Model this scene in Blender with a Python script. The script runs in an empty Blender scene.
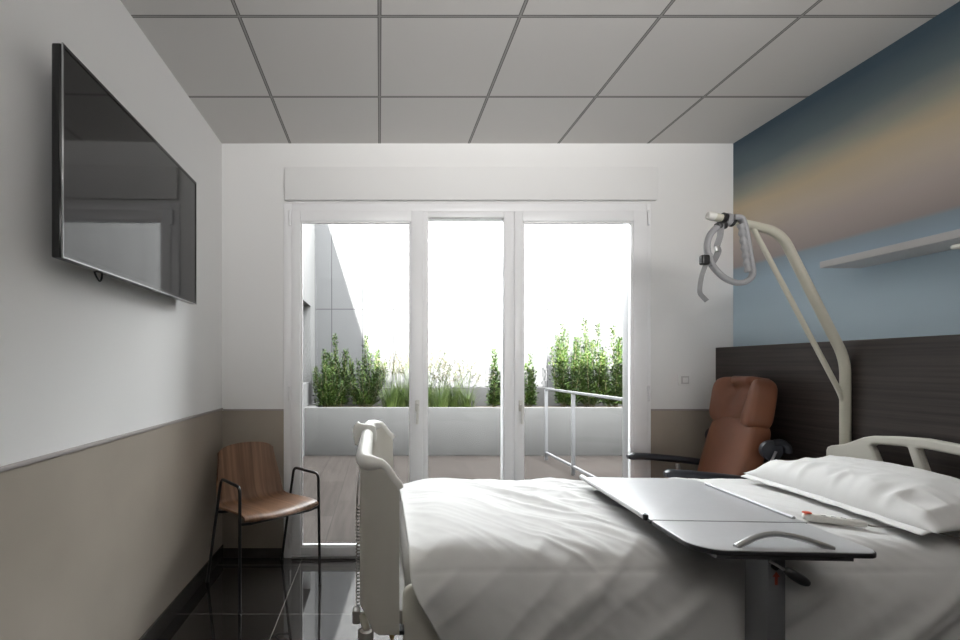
import bpy, bmesh, math, random
from mathutils import Vector, Matrix, noise

R = math.radians
S = bpy.context.scene
COL = S.collection
random.seed(7)

# ------------------------------------------------------------------ room numbers (metres)
XL, XR = -1.058, 2.374          # side walls
YB, YR = 3.154, -1.7            # window wall, rear wall
ZC = 2.778                      # ceiling
EYE = 1.285
FOC = 470.0                     # focal length in pixels of a 960 wide frame

# ------------------------------------------------------------------ materials
def new_mat(name):
    m = bpy.data.materials.new(name)
    m.use_nodes = True
    nt = m.node_tree
    return m, nt, nt.nodes['Principled BSDF']

def mat(name, col, rough=0.5, metal=0.0, spec=0.5, bump=None, vary=None, stretch=None, ior=None, coat=0, sheen=0, emit=None):
    """procedural principled material; bump=(scale,strength,distance); vary=(scale,amount)"""
    m, nt, p = new_mat(name)
    c = (col[0], col[1], col[2], 1)
    p.inputs['Base Color'].default_value = c
    p.inputs['Roughness'].default_value = rough
    p.inputs['Metallic'].default_value = metal
    p.inputs['Specular IOR Level'].default_value = spec
    if ior: p.inputs['IOR'].default_value = ior
    if coat:
        p.inputs['Coat Weight'].default_value = coat
        p.inputs['Coat Roughness'].default_value = 0.08
    if sheen:
        p.inputs['Sheen Weight'].default_value = sheen
    tc = nt.nodes.new('ShaderNodeTexCoord')
    mp = nt.nodes.new('ShaderNodeMapping')
    nt.links.new(tc.outputs['Object'], mp.inputs['Vector'])
    if stretch: mp.inputs['Scale'].default_value = stretch
    if vary:
        n = nt.nodes.new('ShaderNodeTexNoise')
        n.inputs['Scale'].default_value = vary[0]
        n.inputs['Detail'].default_value = 6
        nt.links.new(mp.outputs[0], n.inputs['Vector'])
        r = nt.nodes.new('ShaderNodeValToRGB')
        a = vary[1]
        r.color_ramp.elements[0].position = 0.3
        r.color_ramp.elements[1].position = 0.7
        r.color_ramp.elements[0].color = tuple(max(0, v * (1 - a)) for v in col) + (1,)
        r.color_ramp.elements[1].color = tuple(min(1, v * (1 + a)) for v in col) + (1,)
        nt.links.new(n.outputs['Fac'], r.inputs['Fac'])
        nt.links.new(r.outputs['Color'], p.inputs['Base Color'])
    if bump:
        n2 = nt.nodes.new('ShaderNodeTexNoise')
        n2.inputs['Scale'].default_value = bump[0]
        n2.inputs['Detail'].default_value = 4
        nt.links.new(mp.outputs[0], n2.inputs['Vector'])
        b = nt.nodes.new('ShaderNodeBump')
        b.inputs['Strength'].default_value = bump[1]
        b.inputs['Distance'].default_value = bump[2] if len(bump) > 2 else 0.002
        nt.links.new(n2.outputs['Fac'], b.inputs['Height'])
        nt.links.new(b.outputs['Normal'], p.inputs['Normal'])
    return m

def brick_node(nt, vec, w, h, mortar, offset=0.0):
    b = nt.nodes.new('ShaderNodeTexBrick')
    b.offset = offset
    b.offset_frequency = 2
    b.squash = 1.0
    b.inputs['Scale'].default_value = 1.0
    b.inputs['Brick Width'].default_value = w
    b.inputs['Row Height'].default_value = h
    b.inputs['Mortar Size'].default_value = mortar
    b.inputs['Mortar Smooth'].default_value = 0.0
    nt.links.new(vec, b.inputs['Vector'])
    return b

def mapping(nt, loc=(0, 0, 0), rot=(0, 0, 0), scale=(1, 1, 1)):
    tc = nt.nodes.new('ShaderNodeTexCoord')
    mp = nt.nodes.new('ShaderNodeMapping')
    mp.inputs['Location'].default_value = loc
    mp.inputs['Rotation'].default_value = rot
    mp.inputs['Scale'].default_value = scale
    nt.links.new(tc.outputs['Object'], mp.inputs['Vector'])
    return mp

def mix_col(nt, fac, a, b):
    mx = nt.nodes.new('ShaderNodeMix')
    mx.data_type = 'RGBA'
    nt.links.new(fac, mx.inputs[0])
    for v, i in ((a, 6), (b, 7)):
        if isinstance(v, tuple): mx.inputs[i].default_value = v + (1,) if len(v) == 3 else v
        else: nt.links.new(v, mx.inputs[i])
    return mx.outputs[2]

def mat_floor():
    m, nt, p = new_mat('polished_dark_tile')
    mp = mapping(nt, loc=(0.515 + 6.0, -2.435 + 6.0, 0))
    b = brick_node(nt, mp.outputs[0], 0.6, 0.6, 0.0016)
    n = nt.nodes.new('ShaderNodeTexNoise'); n.inputs['Scale'].default_value = 5; n.inputs['Detail'].default_value = 8
    base = mix_col(nt, n.outputs['Fac'], (0.018, 0.0162, 0.0152), (0.030, 0.0275, 0.026))
    c = mix_col(nt, b.outputs['Fac'], base, (0.22, 0.21, 0.20))
    nt.links.new(c, p.inputs['Base Color'])
    p.inputs['Roughness'].default_value = 0.035
    p.inputs['IOR'].default_value = 2.3
    return m

def mat_ceiling():
    m, nt, p = new_mat('ceiling_tiles')
    mp = mapping(nt, loc=(6.0, -2.607 + 6.0, 0))
    b1 = brick_node(nt, mp.outputs[0], 0.6, 0.6, 0.0085)
    b2 = brick_node(nt, mp.outputs[0], 0.6, 0.6, 0.0042)
    c = mix_col(nt, b1.outputs['Fac'], (0.60, 0.585, 0.567), (0.14, 0.136, 0.131))
    c = mix_col(nt, b2.outputs['Fac'], c, (0.31, 0.302, 0.293))
    nt.links.new(c, p.inputs['Base Color'])
    p.inputs['Roughness'].default_value = 0.75
    p.inputs['Specular IOR Level'].default_value = 0.25
    bp = nt.nodes.new('ShaderNodeBump'); bp.invert = True
    bp.inputs['Strength'].default_value = 0.4; bp.inputs['Distance'].default_value = 0.004
    nt.links.new(b1.outputs['Fac'], bp.inputs['Height'])
    nt.links.new(bp.outputs['Normal'], p.inputs['Normal'])
    return m

def mat_mural():
    m, nt, p = new_mat('sky_mural')
    mp = mapping(nt, scale=(1, 0.35, 1.0))
    n = nt.nodes.new('ShaderNodeTexNoise'); n.inputs['Scale'].default_value = 1.6; n.inputs['Detail'].default_value = 5
    nt.links.new(mp.outputs[0], n.inputs['Vector'])
    sx = nt.nodes.new('ShaderNodeSeparateXYZ')
    tc = nt.nodes.new('ShaderNodeTexCoord'); nt.links.new(tc.outputs['Object'], sx.inputs[0])
    # wobble only above the sea line
    mr = nt.nodes.new('ShaderNodeMapRange')
    mr.inputs['From Min'].default_value = 1.94; mr.inputs['From Max'].default_value = 2.15
    mr.inputs['To Min'].default_value = 0.0; mr.inputs['To Max'].default_value = 0.30
    nt.links.new(sx.outputs['Z'], mr.inputs['Value'])
    sub = nt.nodes.new('ShaderNodeMath'); sub.operation = 'SUBTRACT'; sub.inputs[1].default_value = 0.5
    nt.links.new(n.outputs['Fac'], sub.inputs[0])
    mul = nt.nodes.new('ShaderNodeMath'); mul.operation = 'MULTIPLY'
    nt.links.new(sub.outputs[0], mul.inputs[0]); nt.links.new(mr.outputs[0], mul.inputs[1])
    add = nt.nodes.new('ShaderNodeMath'); add.operation = 'ADD'
    nt.links.new(sx.outputs['Z'], add.inputs[0]); nt.links.new(mul.outputs[0], add.inputs[1])
    nrm = nt.nodes.new('ShaderNodeMapRange')
    nrm.inputs['From Min'].default_value = 1.3; nrm.inputs['From Max'].default_value = 2.8
    nt.links.new(add.outputs[0], nrm.inputs['Value'])
    r = nt.nodes.new('ShaderNodeValToRGB')
    zs = [(1.36, (0.57, 0.70, 0.79)), (1.62, (0.53, 0.66, 0.755)), (1.83, (0.40, 0.52, 0.615)), (1.926, (0.30, 0.375, 0.445)),
          (1.946, (0.39, 0.335, 0.315)), (2.10, (0.51, 0.44, 0.405)), (2.22, (0.60, 0.51, 0.415)), (2.36, (0.60, 0.495, 0.34)),
          (2.47, (0.34, 0.34, 0.29)), (2.60, (0.145, 0.185, 0.20)), (2.76, (0.065, 0.105, 0.138))]
    el = r.color_ramp.elements
    el[0].position = (zs[0][0] - 1.3) / 1.5; el[0].color = zs[0][1] + (1,)
    el[1].position = (zs[-1][0] - 1.3) / 1.5; el[1].color = zs[-1][1] + (1,)
    for z, c in zs[1:-1]:
        e = el.new((z - 1.3) / 1.5); e.color = c + (1,)
    nt.links.new(nrm.outputs[0], r.inputs['Fac'])
    nt.links.new(r.outputs['Color'], p.inputs['Base Color'])
    p.inputs['Roughness'].default_value = 0.6
    p.inputs['Specular IOR Level'].default_value = 0.3
    return m

def mat_wood(name, dark, light, scale, rough=0.45, spec=0.4, contrast=(0.3, 0.7)):
    m, nt, p = new_mat(name)
    mp = mapping(nt, scale=scale)
    n = nt.nodes.new('ShaderNodeTexNoise'); n.inputs['Scale'].default_value = 1.0
    n.inputs['Detail'].default_value = 7; n.inputs['Roughness'].default_value = 0.65
    nt.links.new(mp.outputs[0], n.inputs['Vector'])
    r = nt.nodes.new('ShaderNodeValToRGB')
    r.color_ramp.elements[0].position = contrast[0]; r.color_ramp.elements[0].color = dark + (1,)
    r.color_ramp.elements[1].position = contrast[1]; r.color_ramp.elements[1].color = light + (1,)
    nt.links.new(n.outputs['Fac'], r.inputs['Fac'])
    nt.links.new(r.outputs['Color'], p.inputs['Base Color'])
    p.inputs['Roughness'].default_value = rough
    p.inputs['Specular IOR Level'].default_value = spec
    b = nt.nodes.new('ShaderNodeBump'); b.inputs['Strength'].default_value = 0.15; b.inputs['Distance'].default_value = 0.001
    nt.links.new(n.outputs['Fac'], b.inputs['Height']); nt.links.new(b.outputs['Normal'], p.inputs['Normal'])
    return m

def mat_planks():
    m, nt, p = new_mat('terrace_planks')
    mp = mapping(nt, loc=(10.07, 10, 0), rot=(0, 0, R(90)))
    b = brick_node(nt, mp.outputs[0], 1.2, 0.30, 0.0025, offset=0.37)
    b.inputs['Color1'].default_value = (0.031, 0.0262, 0.0236, 1)
    b.inputs['Color2'].default_value = (0.040, 0.0345, 0.0312, 1)
    b.inputs['Mortar'].default_value = (0.017, 0.0148, 0.0137, 1)
    mp2 = mapping(nt, scale=(22, 1.6, 1))
    n = nt.nodes.new('ShaderNodeTexNoise'); n.inputs['Scale'].default_value = 1.0; n.inputs['Detail'].default_value = 6
    nt.links.new(mp2.outputs[0], n.inputs['Vector'])
    r = nt.nodes.new('ShaderNodeValToRGB')
    r.color_ramp.elements[0].position = 0.25; r.color_ramp.elements[0].color = (0.62, 0.62, 0.62, 1)
    r.color_ramp.elements[1].position = 0.75; r.color_ramp.elements[1].color = (1, 1, 1, 1)
    nt.links.new(n.outputs['Fac'], r.inputs['Fac'])
    mx = nt.nodes.new('ShaderNodeMix'); mx.data_type = 'RGBA'; mx.blend_type = 'MULTIPLY'; mx.inputs[0].default_value = 1
    nt.links.new(b.outputs['Color'], mx.inputs[6]); nt.links.new(r.outputs['Color'], mx.inputs[7])
    nt.links.new(mx.outputs[2], p.inputs['Base Color'])
    p.inputs['Roughness'].default_value = 0.7
    p.inputs['Specular IOR Level'].default_value = 0.05
    return m

def mat_panels():
    """white cladding panels with thin vertical joints"""
    m, nt, p = new_mat('white_cladding')
    mp = mapping(nt, loc=(-1.269 + 51.8, -2.24 + 30.0, 0))
    sx = nt.nodes.new('ShaderNodeSeparateXYZ'); nt.links.new(mp.outputs[0], sx.inputs[0])
    tc = nt.nodes.new('ShaderNodeTexCoord'); s2 = nt.nodes.new('ShaderNodeSeparateXYZ'); nt.links.new(tc.outputs['Object'], s2.inputs[0])
    cb = nt.nodes.new('ShaderNodeCombineXYZ')
    nt.links.new(sx.outputs['X'], cb.inputs['X'])
    ad = nt.nodes.new('ShaderNodeMath'); ad.operation = 'ADD'; ad.inputs[1].default_value = 30 - 2.24
    nt.links.new(s2.outputs['Z'], ad.inputs[0]); nt.links.new(ad.outputs[0], cb.inputs['Y'])
    b = brick_node(nt, cb.outputs[0], 0.518, 3.0, 0.006)
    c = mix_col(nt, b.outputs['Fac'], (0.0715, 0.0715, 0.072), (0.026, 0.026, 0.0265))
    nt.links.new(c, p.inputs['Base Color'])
    p.inputs['Roughness'].default_value = 0.8
    p.inputs['Specular IOR Level'].default_value = 0.1
    return m

def mat_glass():
    m = bpy.data.materials.new('window_glass'); m.use_nodes = True
    nt = m.node_tree; nt.nodes.clear()
    o = nt.nodes.new('ShaderNodeOutputMaterial')
    t = nt.nodes.new('ShaderNodeBsdfTransparent'); t.inputs['Color'].default_value = (0.97, 0.98, 0.975, 1)
    g = nt.nodes.new('ShaderNodeBsdfGlossy'); g.inputs['Roughness'].default_value = 0.0
    f = nt.nodes.new('ShaderNodeFresnel'); f.inputs['IOR'].default_value = 1.22
    mx = nt.nodes.new('ShaderNodeMixShader')
    nt.links.new(f.outputs[0], mx.inputs[0]); nt.links.new(t.outputs[0], mx.inputs[1]); nt.links.new(g.outputs[0], mx.inputs[2])
    nt.links.new(mx.outputs[0], o.inputs['Surface'])
    return m

def mat_leaf(name, c0, c1, c2, scale=9):
    m, nt, p = new_mat(name)
    mp = mapping(nt)
    n = nt.nodes.new('ShaderNodeTexNoise'); n.inputs['Scale'].default_value = scale; n.inputs['Detail'].default_value = 3
    nt.links.new(mp.outputs[0], n.inputs['Vector'])
    r = nt.nodes.new('ShaderNodeValToRGB')
    r.color_ramp.elements[0].position = 0.32; r.color_ramp.elements[0].color = c0 + (1,)
    r.color_ramp.elements[1].position = 0.68; r.color_ramp.elements[1].color = c2 + (1,)
    e = r.color_ramp.elements.new(0.5); e.color = c1 + (1,)
    nt.links.new(n.outputs['Fac'], r.inputs['Fac'])
    nt.links.new(r.outputs['Color'], p.inputs['Base Color'])
    p.inputs['Roughness'].default_value = 0.5
    p.inputs['Specular IOR Level'].default_value = 0.3
    p.inputs['Transmission Weight'].default_value = 0.0
    return m

M = {}
M['wall'] = mat('wall_paint', (0.80, 0.797, 0.79), 0.85, spec=0.2, bump=(220, 0.08, 0.001))
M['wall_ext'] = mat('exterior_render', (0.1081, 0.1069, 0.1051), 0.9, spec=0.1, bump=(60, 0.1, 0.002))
M['vinyl'] = mat('taupe_vinyl', (0.3410, 0.2990, 0.2518), 0.42, spec=0.45, bump=(260, 0.25, 0.001), vary=(3, 0.06))
M['cap'] = mat('cap_strip', (0.34, 0.31, 0.30), 0.5)
M['skirt'] = mat('dark_skirting', (0.055, 0.050, 0.047), 0.25, vary=(6, 0.15))
M['floor'] = mat_floor()
M['ceiling'] = mat_ceiling()
M['mural'] = mat_mural()
M['headpanel'] = mat_wood('wenge_veneer', (0.018, 0.014, 0.013), (0.062, 0.049, 0.044), (3, 1.3, 75), 0.42, 0.4)
M['walnut'] = mat_wood('walnut_veneer', (0.095, 0.046, 0.024), (0.30, 0.165, 0.095), (34, 1.2, 1.2), 0.38, 0.45, (0.3, 0.72))
M['upvc'] = mat('white_window_profile', (0.88, 0.88, 0.89), 0.35, spec=0.4)
M['alu'] = mat('grey_aluminium', (0.45, 0.45, 0.46), 0.35, 0.7)
M['glass'] = mat_glass()
M['black_metal'] = mat('black_powder_coat', (0.012, 0.012, 0.013), 0.4, spec=0.45)
M['black_plastic'] = mat('black_plastic', (0.015, 0.015, 0.016), 0.35)
M['bezel'] = mat('gloss_black_bezel', (0.006, 0.006, 0.007), 0.12, spec=0.6)
M['screen'] = mat('tv_screen', (0.006, 0.006, 0.0065), 0.05, spec=0.5, ior=1.5)
M['tv_edge'] = mat('tv_chrome_edge', (0.55, 0.55, 0.57), 0.18, 0.9)
M['bed_plastic'] = mat('cream_bed_plastic', (0.5580, 0.5400, 0.4860), 0.42, spec=0.4, vary=(3, 0.03))
M['bed_white'] = mat('pale_bed_plastic', (0.72, 0.71, 0.67), 0.38)
M['bed_metal'] = mat('cream_bed_tube', (0.56, 0.54, 0.45), 0.33, spec=0.45)
M['bed_grey'] = mat('grey_bed_frame', (0.30, 0.285, 0.26), 0.45)
M['brass'] = mat('brass', (0.55, 0.36, 0.12), 0.3, 0.8)
M['linen'] = mat('white_linen', (0.6612, 0.6570, 0.6487), 0.85, spec=0.15, bump=(420, 0.12, 0.0008), sheen=0.12)
M['pillow'] = mat('white_pillow_cotton', (0.7600, 0.7552, 0.7458), 0.85, spec=0.15, bump=(380, 0.12, 0.0008), sheen=0.12)
M['mattress'] = mat('mattress_cover', (0.42, 0.41, 0.40), 0.8, bump=(60, 0.1, 0.001))
M['table_top'] = mat('pale_grey_laminate', (0.50, 0.505, 0.52), 0.28, spec=0.5, vary=(40, 0.02))
M['table_lip'] = mat('white_table_lip', (0.70, 0.70, 0.71), 0.35)
M['table_edge'] = mat('charcoal_edging', (0.03, 0.03, 0.032), 0.4)
M['table_metal'] = mat('silver_lacquer', (0.19, 0.195, 0.205), 0.4, 0.35)
M['steel'] = mat('brushed_steel', (0.55, 0.55, 0.55), 0.28, 0.95, bump=(150, 0.06, 0.0005))
M['red'] = mat('red_mark', (0.2700, 0.0360, 0.0180), 0.5)
M['red_button'] = mat('red_button', (0.60, 0.10, 0.05), 0.4)
M['grip'] = mat('grey_rubber_grip', (0.33, 0.33, 0.34), 0.45)
M['strap'] = mat('pale_strap', (0.2520, 0.2520, 0.2580), 0.35, vary=(40, 0.1))
M['leather'] = mat('cognac_leather', (0.1886, 0.0706, 0.0361), 0.42, spec=0.5, bump=(190, 0.16, 0.001), vary=(4, 0.14))
M['leather_dark'] = mat('cognac_leather_side', (0.1156, 0.0422, 0.0224), 0.45, spec=0.45, bump=(190, 0.16, 0.001))
M['arm_pad'] = mat('blue_black_arm_pad', (0.020, 0.022, 0.030), 0.38, spec=0.5)
M['shelf'] = mat('pale_grey_shelf', (0.56, 0.55, 0.55), 0.4, spec=0.4)
M['switch'] = mat('white_switch', (0.78, 0.78, 0.77), 0.35)
M['planks'] = mat_planks()
M['panels'] = mat_panels()
M['concrete'] = mat('pale_concrete', (0.0901, 0.0883, 0.0859), 0.85, spec=0.15, vary=(2.5, 0.05), bump=(40, 0.08, 0.002))
M['concrete_dark'] = mat('grey_concrete', (0.0721, 0.0703, 0.0685), 0.9, spec=0.1, vary=(3, 0.06))
M['soil'] = mat('dark_soil', (0.06, 0.045, 0.03), 0.95, vary=(20, 0.4), bump=(30, 0.6, 0.02))
M['white_metal'] = mat('white_railing', (0.1441, 0.1441, 0.1471), 0.4)
M['leaf'] = mat_leaf('glossy_leaf', (0.0084, 0.0204, 0.0030), (0.0253, 0.0511, 0.0060), (0.0571, 0.0871, 0.0132))
M['grassblade'] = mat_leaf('grass_blade', (0.0270, 0.0511, 0.0096), (0.0571, 0.0871, 0.0180), (0.0901, 0.1141, 0.0360), 6)
M['seed'] = mat_leaf('seed_head', (0.0511, 0.0390, 0.0240), (0.0721, 0.0601, 0.0360), (0.0961, 0.0871, 0.0541), 6)
M['stem'] = mat('woody_stem', (0.10, 0.085, 0.04), 0.8)
M['roof'] = mat('roof_render', (0.5, 0.5, 0.5), 0.9)
M['room_lamp'] = None

# ------------------------------------------------------------------ mesh helpers
def link(o, parent=None):
    COL.objects.link(o)
    if parent is not None: o.parent = parent
    return o

def obj(name, bm, m, parent=None, smooth=True, angle=40):
    bmesh.ops.recalc_face_normals(bm, faces=bm.faces[:])
    me = bpy.data.meshes.new(name)
    if smooth:
        for f in bm.faces: f.smooth = True
        lim = R(angle)
        for e in bm.edges:
            if len(e.link_faces) == 2 and e.calc_face_angle(0) > lim: e.smooth = False
    bm.to_mesh(me); bm.free()
    me.materials.append(M[m] if isinstance(m, str) else m)
    return link(bpy.data.objects.new(name, me), parent)

def thing(name, label, cat, loc=(0, 0, 0), rz=0, group=None):
    o = bpy.data.objects.new(name, None)
    o.location = loc; o.rotation_euler = (0, 0, rz)
    o.empty_display_size = 0.1
    COL.objects.link(o)
    return tag(o, label, cat, group)

def tag(o, label, cat, group=None, kind='thing'):
    o['label'] = label; o['category'] = cat; o['kind'] = kind
    if group: o['group'] = group
    return o

def structure(o, label=None):
    o['kind'] = 'structure'
    if label: o['label'] = label
    return o

def box(bm, x0, x1, y0, y1, z0, z1, bev=0.0, seg=2):
    vs = [bm.verts.new(p) for p in ((x0, y0, z0), (x1, y0, z0), (x1, y1, z0), (x0, y1, z0),
                                    (x0, y0, z1), (x1, y0, z1), (x1, y1, z1), (x0, y1, z1))]
    fs = [bm.faces.new([vs[i] for i in q]) for q in
          ((0, 3, 2, 1), (4, 5, 6, 7), (0, 1, 5, 4), (1, 2, 6, 5), (2, 3, 7, 6), (3, 0, 4, 7))]
    if bev > 0:
        es = list({e for f in fs for e in f.edges})
        bmesh.ops.bevel(bm, geom=es, offset=bev, segments=seg, profile=0.5, affect='EDGES')

def B(*a, bev=0.0, seg=2):
    bm = bmesh.new(); box(bm, *a, bev=bev, seg=seg); return bm

def fillet(pts, r, n=6):
    pts = [Vector(p) for p in pts]
    out = [pts[0]]
    for i in range(1, len(pts) - 1):
        p0, p, p1 = pts[i - 1], pts[i], pts[i + 1]
        a = (p0 - p); b = (p1 - p)
        d = min(r, a.length * 0.49, b.length * 0.49)
        s = p + a.normalized() * d; e = p + b.normalized() * d
        for k in range(n + 1):
            t = k / n
            out.append(s * (1 - t) ** 2 + p * 2 * t * (1 - t) + e * t * t)
    out.append(pts[-1])
    return out

def catmull(pts, n=8, closed=False):
    pts = [Vector(p) for p in pts]; out = []
    N = len(pts)
    rng = range(N) if closed else range(N - 1)
    for i in rng:
        if closed: p0, p1, p2, p3 = pts[i - 1], pts[i], pts[(i + 1) % N], pts[(i + 2) % N]
        else: p0, p1, p2, p3 = pts[max(i - 1, 0)], pts[i], pts[i + 1], pts[min(i + 2, N - 1)]
        for k in range(n):
            t = k / n
            out.append(0.5 * ((2 * p1) + (p2 - p0) * t + (2 * p0 - 5 * p1 + 4 * p2 - p3) * t * t + (3 * p1 - p0 - 3 * p2 + p3) * t ** 3))
    if not closed: out.append(pts[-1])
    return out

def tube(bm, pts, r, seg=12, closed=False, cap=True, scale=None):
    """circle (or ellipse with scale=(a,b)) swept along pts; r may be a list"""
    pts = [Vector(p) for p in pts]; N = len(pts)
    up = None; rings = []
    for i in range(N):
        if closed: t = (pts[(i + 1) % N] - pts[i - 1]).normalized()
        else: t = (pts[min(i + 1, N - 1)] - pts[max(i - 1, 0)]).normalized()
        if up is None:
            up = Vector((0, 0, 1)) if abs(t.z) < 0.9 else Vector((0, 1, 0))
        u = (up - t * up.dot(t))
        if u.length < 1e-6: u = t.orthogonal()
        u.normalize(); up = u
        v = t.cross(u)
        rr = r[i] if isinstance(r, (list, tuple)) else r
        a, b = scale if scale else (1, 1)
        rings.append([bm.verts.new(pts[i] + u * (rr * a * math.cos(2 * math.pi * k / seg)) + v * (rr * b * math.sin(2 * math.pi * k / seg))) for k in range(seg)])
    for i in range(N if closed else N - 1):
        A, Bq = rings[i], rings[(i + 1) % N]
        for k in range(seg):
            bm.faces.new((A[k], A[(k + 1) % seg], Bq[(k + 1) % seg], Bq[k]))
    if cap and not closed:
        bm.faces.new(rings[0][::-1]); bm.faces.new(rings[-1])
    return rings

def T(pts, r, seg=12, **k):
    bm = bmesh.new(); tube(bm, pts, r, seg, **k); return bm

def lathe(bm, prof, centre, axis='z', seg=24):
    c = Vector(centre); rings = []
    for r, h in prof:
        ring = []
        for k in range(seg):
            a = 2 * math.pi * k / seg
            p = (r * math.cos(a), r * math.sin(a), h)
            if axis == 'y': p = (p[0], p[2], p[1])
            if axis == 'x': p = (p[2], p[0], p[1])
            ring.append(bm.verts.new(c + Vector(p)))
        rings.append(ring)
    for A, Bq in zip(rings, rings[1:]):
        for k in range(seg): bm.faces.new((A[k], A[(k + 1) % seg], Bq[(k + 1) % seg], Bq[k]))
    bm.faces.new(rings[0][::-1]); bm.faces.new(rings[-1])

def grid(bm, nu, nv, fn, skip=None):
    vs = [[bm.verts.new(fn(i / (nu - 1), j / (nv - 1))) for j in range(nv)] for i in range(nu)]
    for i in range(nu - 1):
        for j in range(nv - 1):
            if skip and skip(i / (nu - 1), j / (nv - 1)): continue
            bm.faces.new((vs[i][j], vs[i + 1][j], vs[i + 1][j + 1], vs[i][j + 1]))
    return vs

def mod(o, kind, **kw):
    m = o.modifiers.new(kind.lower(), kind)
    for k, v in kw.items(): setattr(m, k, v)
    return m

def outline_bm(splines, depth, bevel=0.0, res=3, to=None):
    """2-D closed outlines (later ones are holes) extruded both ways by depth, rounded by bevel; to(v)->Vector maps (u,v,w)"""
    cu = bpy.data.curves.new('outline', 'CURVE'); cu.dimensions = '2D'; cu.fill_mode = 'BOTH'
    cu.extrude = max(depth - bevel, 0.0001); cu.bevel_depth = bevel; cu.bevel_resolution = res; cu.offset = -bevel
    for sp in splines:
        s = cu.splines.new('POLY'); s.points.add(len(sp) - 1); s.use_cyclic_u = True
        for q, p in zip(s.points, sp): q.co = (p[0], p[1], 0, 1)
    o = bpy.data.objects.new('outline', cu); COL.objects.link(o)
    dg = bpy.context.evaluated_depsgraph_get(); dg.update()
    me = bpy.data.meshes.new_from_object(o.evaluated_get(dg))
    bm = bmesh.new(); bm.from_mesh(me)
    bpy.data.objects.remove(o); bpy.data.curves.remove(cu); bpy.data.meshes.remove(me)
    bmesh.ops.remove_doubles(bm, verts=bm.verts[:], dist=1e-5)
    if to:
        for v in bm.verts: v.co = to(v.co)
    return bm

def rrect(x0, x1, y0, y1, r, n=6):
    rs = r if isinstance(r, (list, tuple)) else (r,) * 4
    pts = []
    for (cx, cy, a0), rr in zip(((x0, y0, 180), (x1, y0, 270), (x1, y1, 0), (x0, y1, 90)), rs):
        ccx = cx + rr if cx == x0 else cx - rr
        ccy = cy + rr if cy == y0 else cy - rr
        for k in range(n + 1):
            a = R(a0 + 90 * k / n)
            pts.append((ccx + rr * math.cos(a), ccy + rr * math.sin(a)))
    return pts

def sm(a, b, x):
    t = max(0, min(1, (x - a) / (b - a))); return t * t * (3 - 2 * t)

# ------------------------------------------------------------------ room shell
structure(obj('floor', B(XL - .12, XR + .12, YR - .12, YB + .02, -.1, 0), 'floor', smooth=False))
structure(obj('ceiling', B(XL - .12, XR + .12, YR - .12, YB + .2, ZC, ZC + .1), 'ceiling', smooth=False))
structure(obj('wall_left', B(XL - .12, XL, YR - .12, YB + .2, 0, ZC), 'wall', smooth=False))
structure(obj('wall_right', B(XR, XR + .12, YR - .12, YB + .2, 0, ZC), 'mural', smooth=False))
structure(obj('wall_rear', B(XL, XR, YR - .12, YR, 0, ZC), 'headpanel', smooth=False))  # unseen; dark finish chosen to cut light bounced back onto the bed

def wx(px): return (px - 379.5) / 149.0
def wz(py): return EYE - (py - 366) / 149.0
WX0, WX1, WZ1 = wx(284), wx(650), wz(204)
bm = bmesh.new()
box(bm, XL, WX0, YB, YB + .2, 0, ZC)
box(bm, WX1, XR, YB, YB + .2, 0, ZC)
box(bm, WX0, WX1, YB, YB + .2, WZ1, ZC)
structure(obj('wall_back', bm, 'wall', smooth=False))
WAIN = 0.985
structure(obj('trim_1', B(XL, XL + .004, YR, YB, .088, WAIN + .005), 'vinyl', smooth=False), 'taupe wall covering on the lower left wall')
structure(obj('trim_2', B(XL + .004, WX0, YB - .004, YB, .065, WAIN), 'vinyl', smooth=False), 'taupe wall covering left of the window')
structure(obj('trim_3', B(WX1, 2.25, YB - .004, YB, .065, WAIN), 'vinyl', smooth=False), 'taupe wall covering right of the window')
structure(obj('trim_4', B(XL, XL + .010, YR, YB, WAIN + .005, WAIN + .020, bev=.003), 'cap'))
structure(obj('trim_5', B(XL + .012, WX0, YB - .012, YB, WAIN, WAIN + .012, bev=.003), 'cap'))
structure(obj('trim_6', B(WX1, 2.25, YB - .012, YB, WAIN, WAIN + .012, bev=.003), 'cap'))
structure(obj('baseboard_left', B(XL, XL + .012, YR, YB, 0, .088, bev=.002), 'skirt'))
structure(obj('baseboard_back', B(XL + .012, WX0, YB - .012, YB, 0, .065, bev=.002), 'skirt'))
structure(obj('baseboard_right', B(WX1, 2.25, YB - .012, YB, 0, .065, bev=.002), 'skirt'))
structure(obj('trim_7', B(2.255, XR, YR, YB, 0, 1.408, bev=.002), 'headpanel', smooth=False), 'dark wood wall panel behind the bed')

# ------------------------------------------------------------------ window (three-leaf glazed door unit)
win = structure(bpy.data.objects.new('window_1', None), 'white three-part glazed window down to the floor')
COL.objects.link(win); win.location = ((WX0 + WX1) / 2, YB, 0)
WO = Vector(win.location)
def wobj(name, bm, m, parent=None, **k):
    par = parent or win
    off = WO
    for v in bm.verts: v.co -= off
    return obj(name, bm, m, par, **k)
bm = bmesh.new()
FY0, FY1 = YB - .012, YB + .08
box(bm, WX0, wx(292), FY0, FY1, 0, WZ1, bev=.004)
box(bm, wx(645.5), WX1, FY0, FY1, 0, WZ1, bev=.004)
box(bm, wx(292), wx(645.5), FY0, FY1, wz(212), WZ1, bev=.004)
box(bm, wx(292), wx(645.5), FY0, FY1, 0, .012, bev=.003)
box(bm, wx(422.5), wx(428), FY0, FY1, .012, wz(212), bev=.004)
box(bm, wx(503.5), wx(513.5), FY0, FY1, .012, wz(212), bev=.004)
box(bm, wx(428), wx(503.5), FY0, FY1, wz(218), wz(212), bev=.003)
box(bm, wx(428), wx(503.5), FY0, FY1, .012, wz(546), bev=.003)
wobj('frame', bm, 'upvc')
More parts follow.
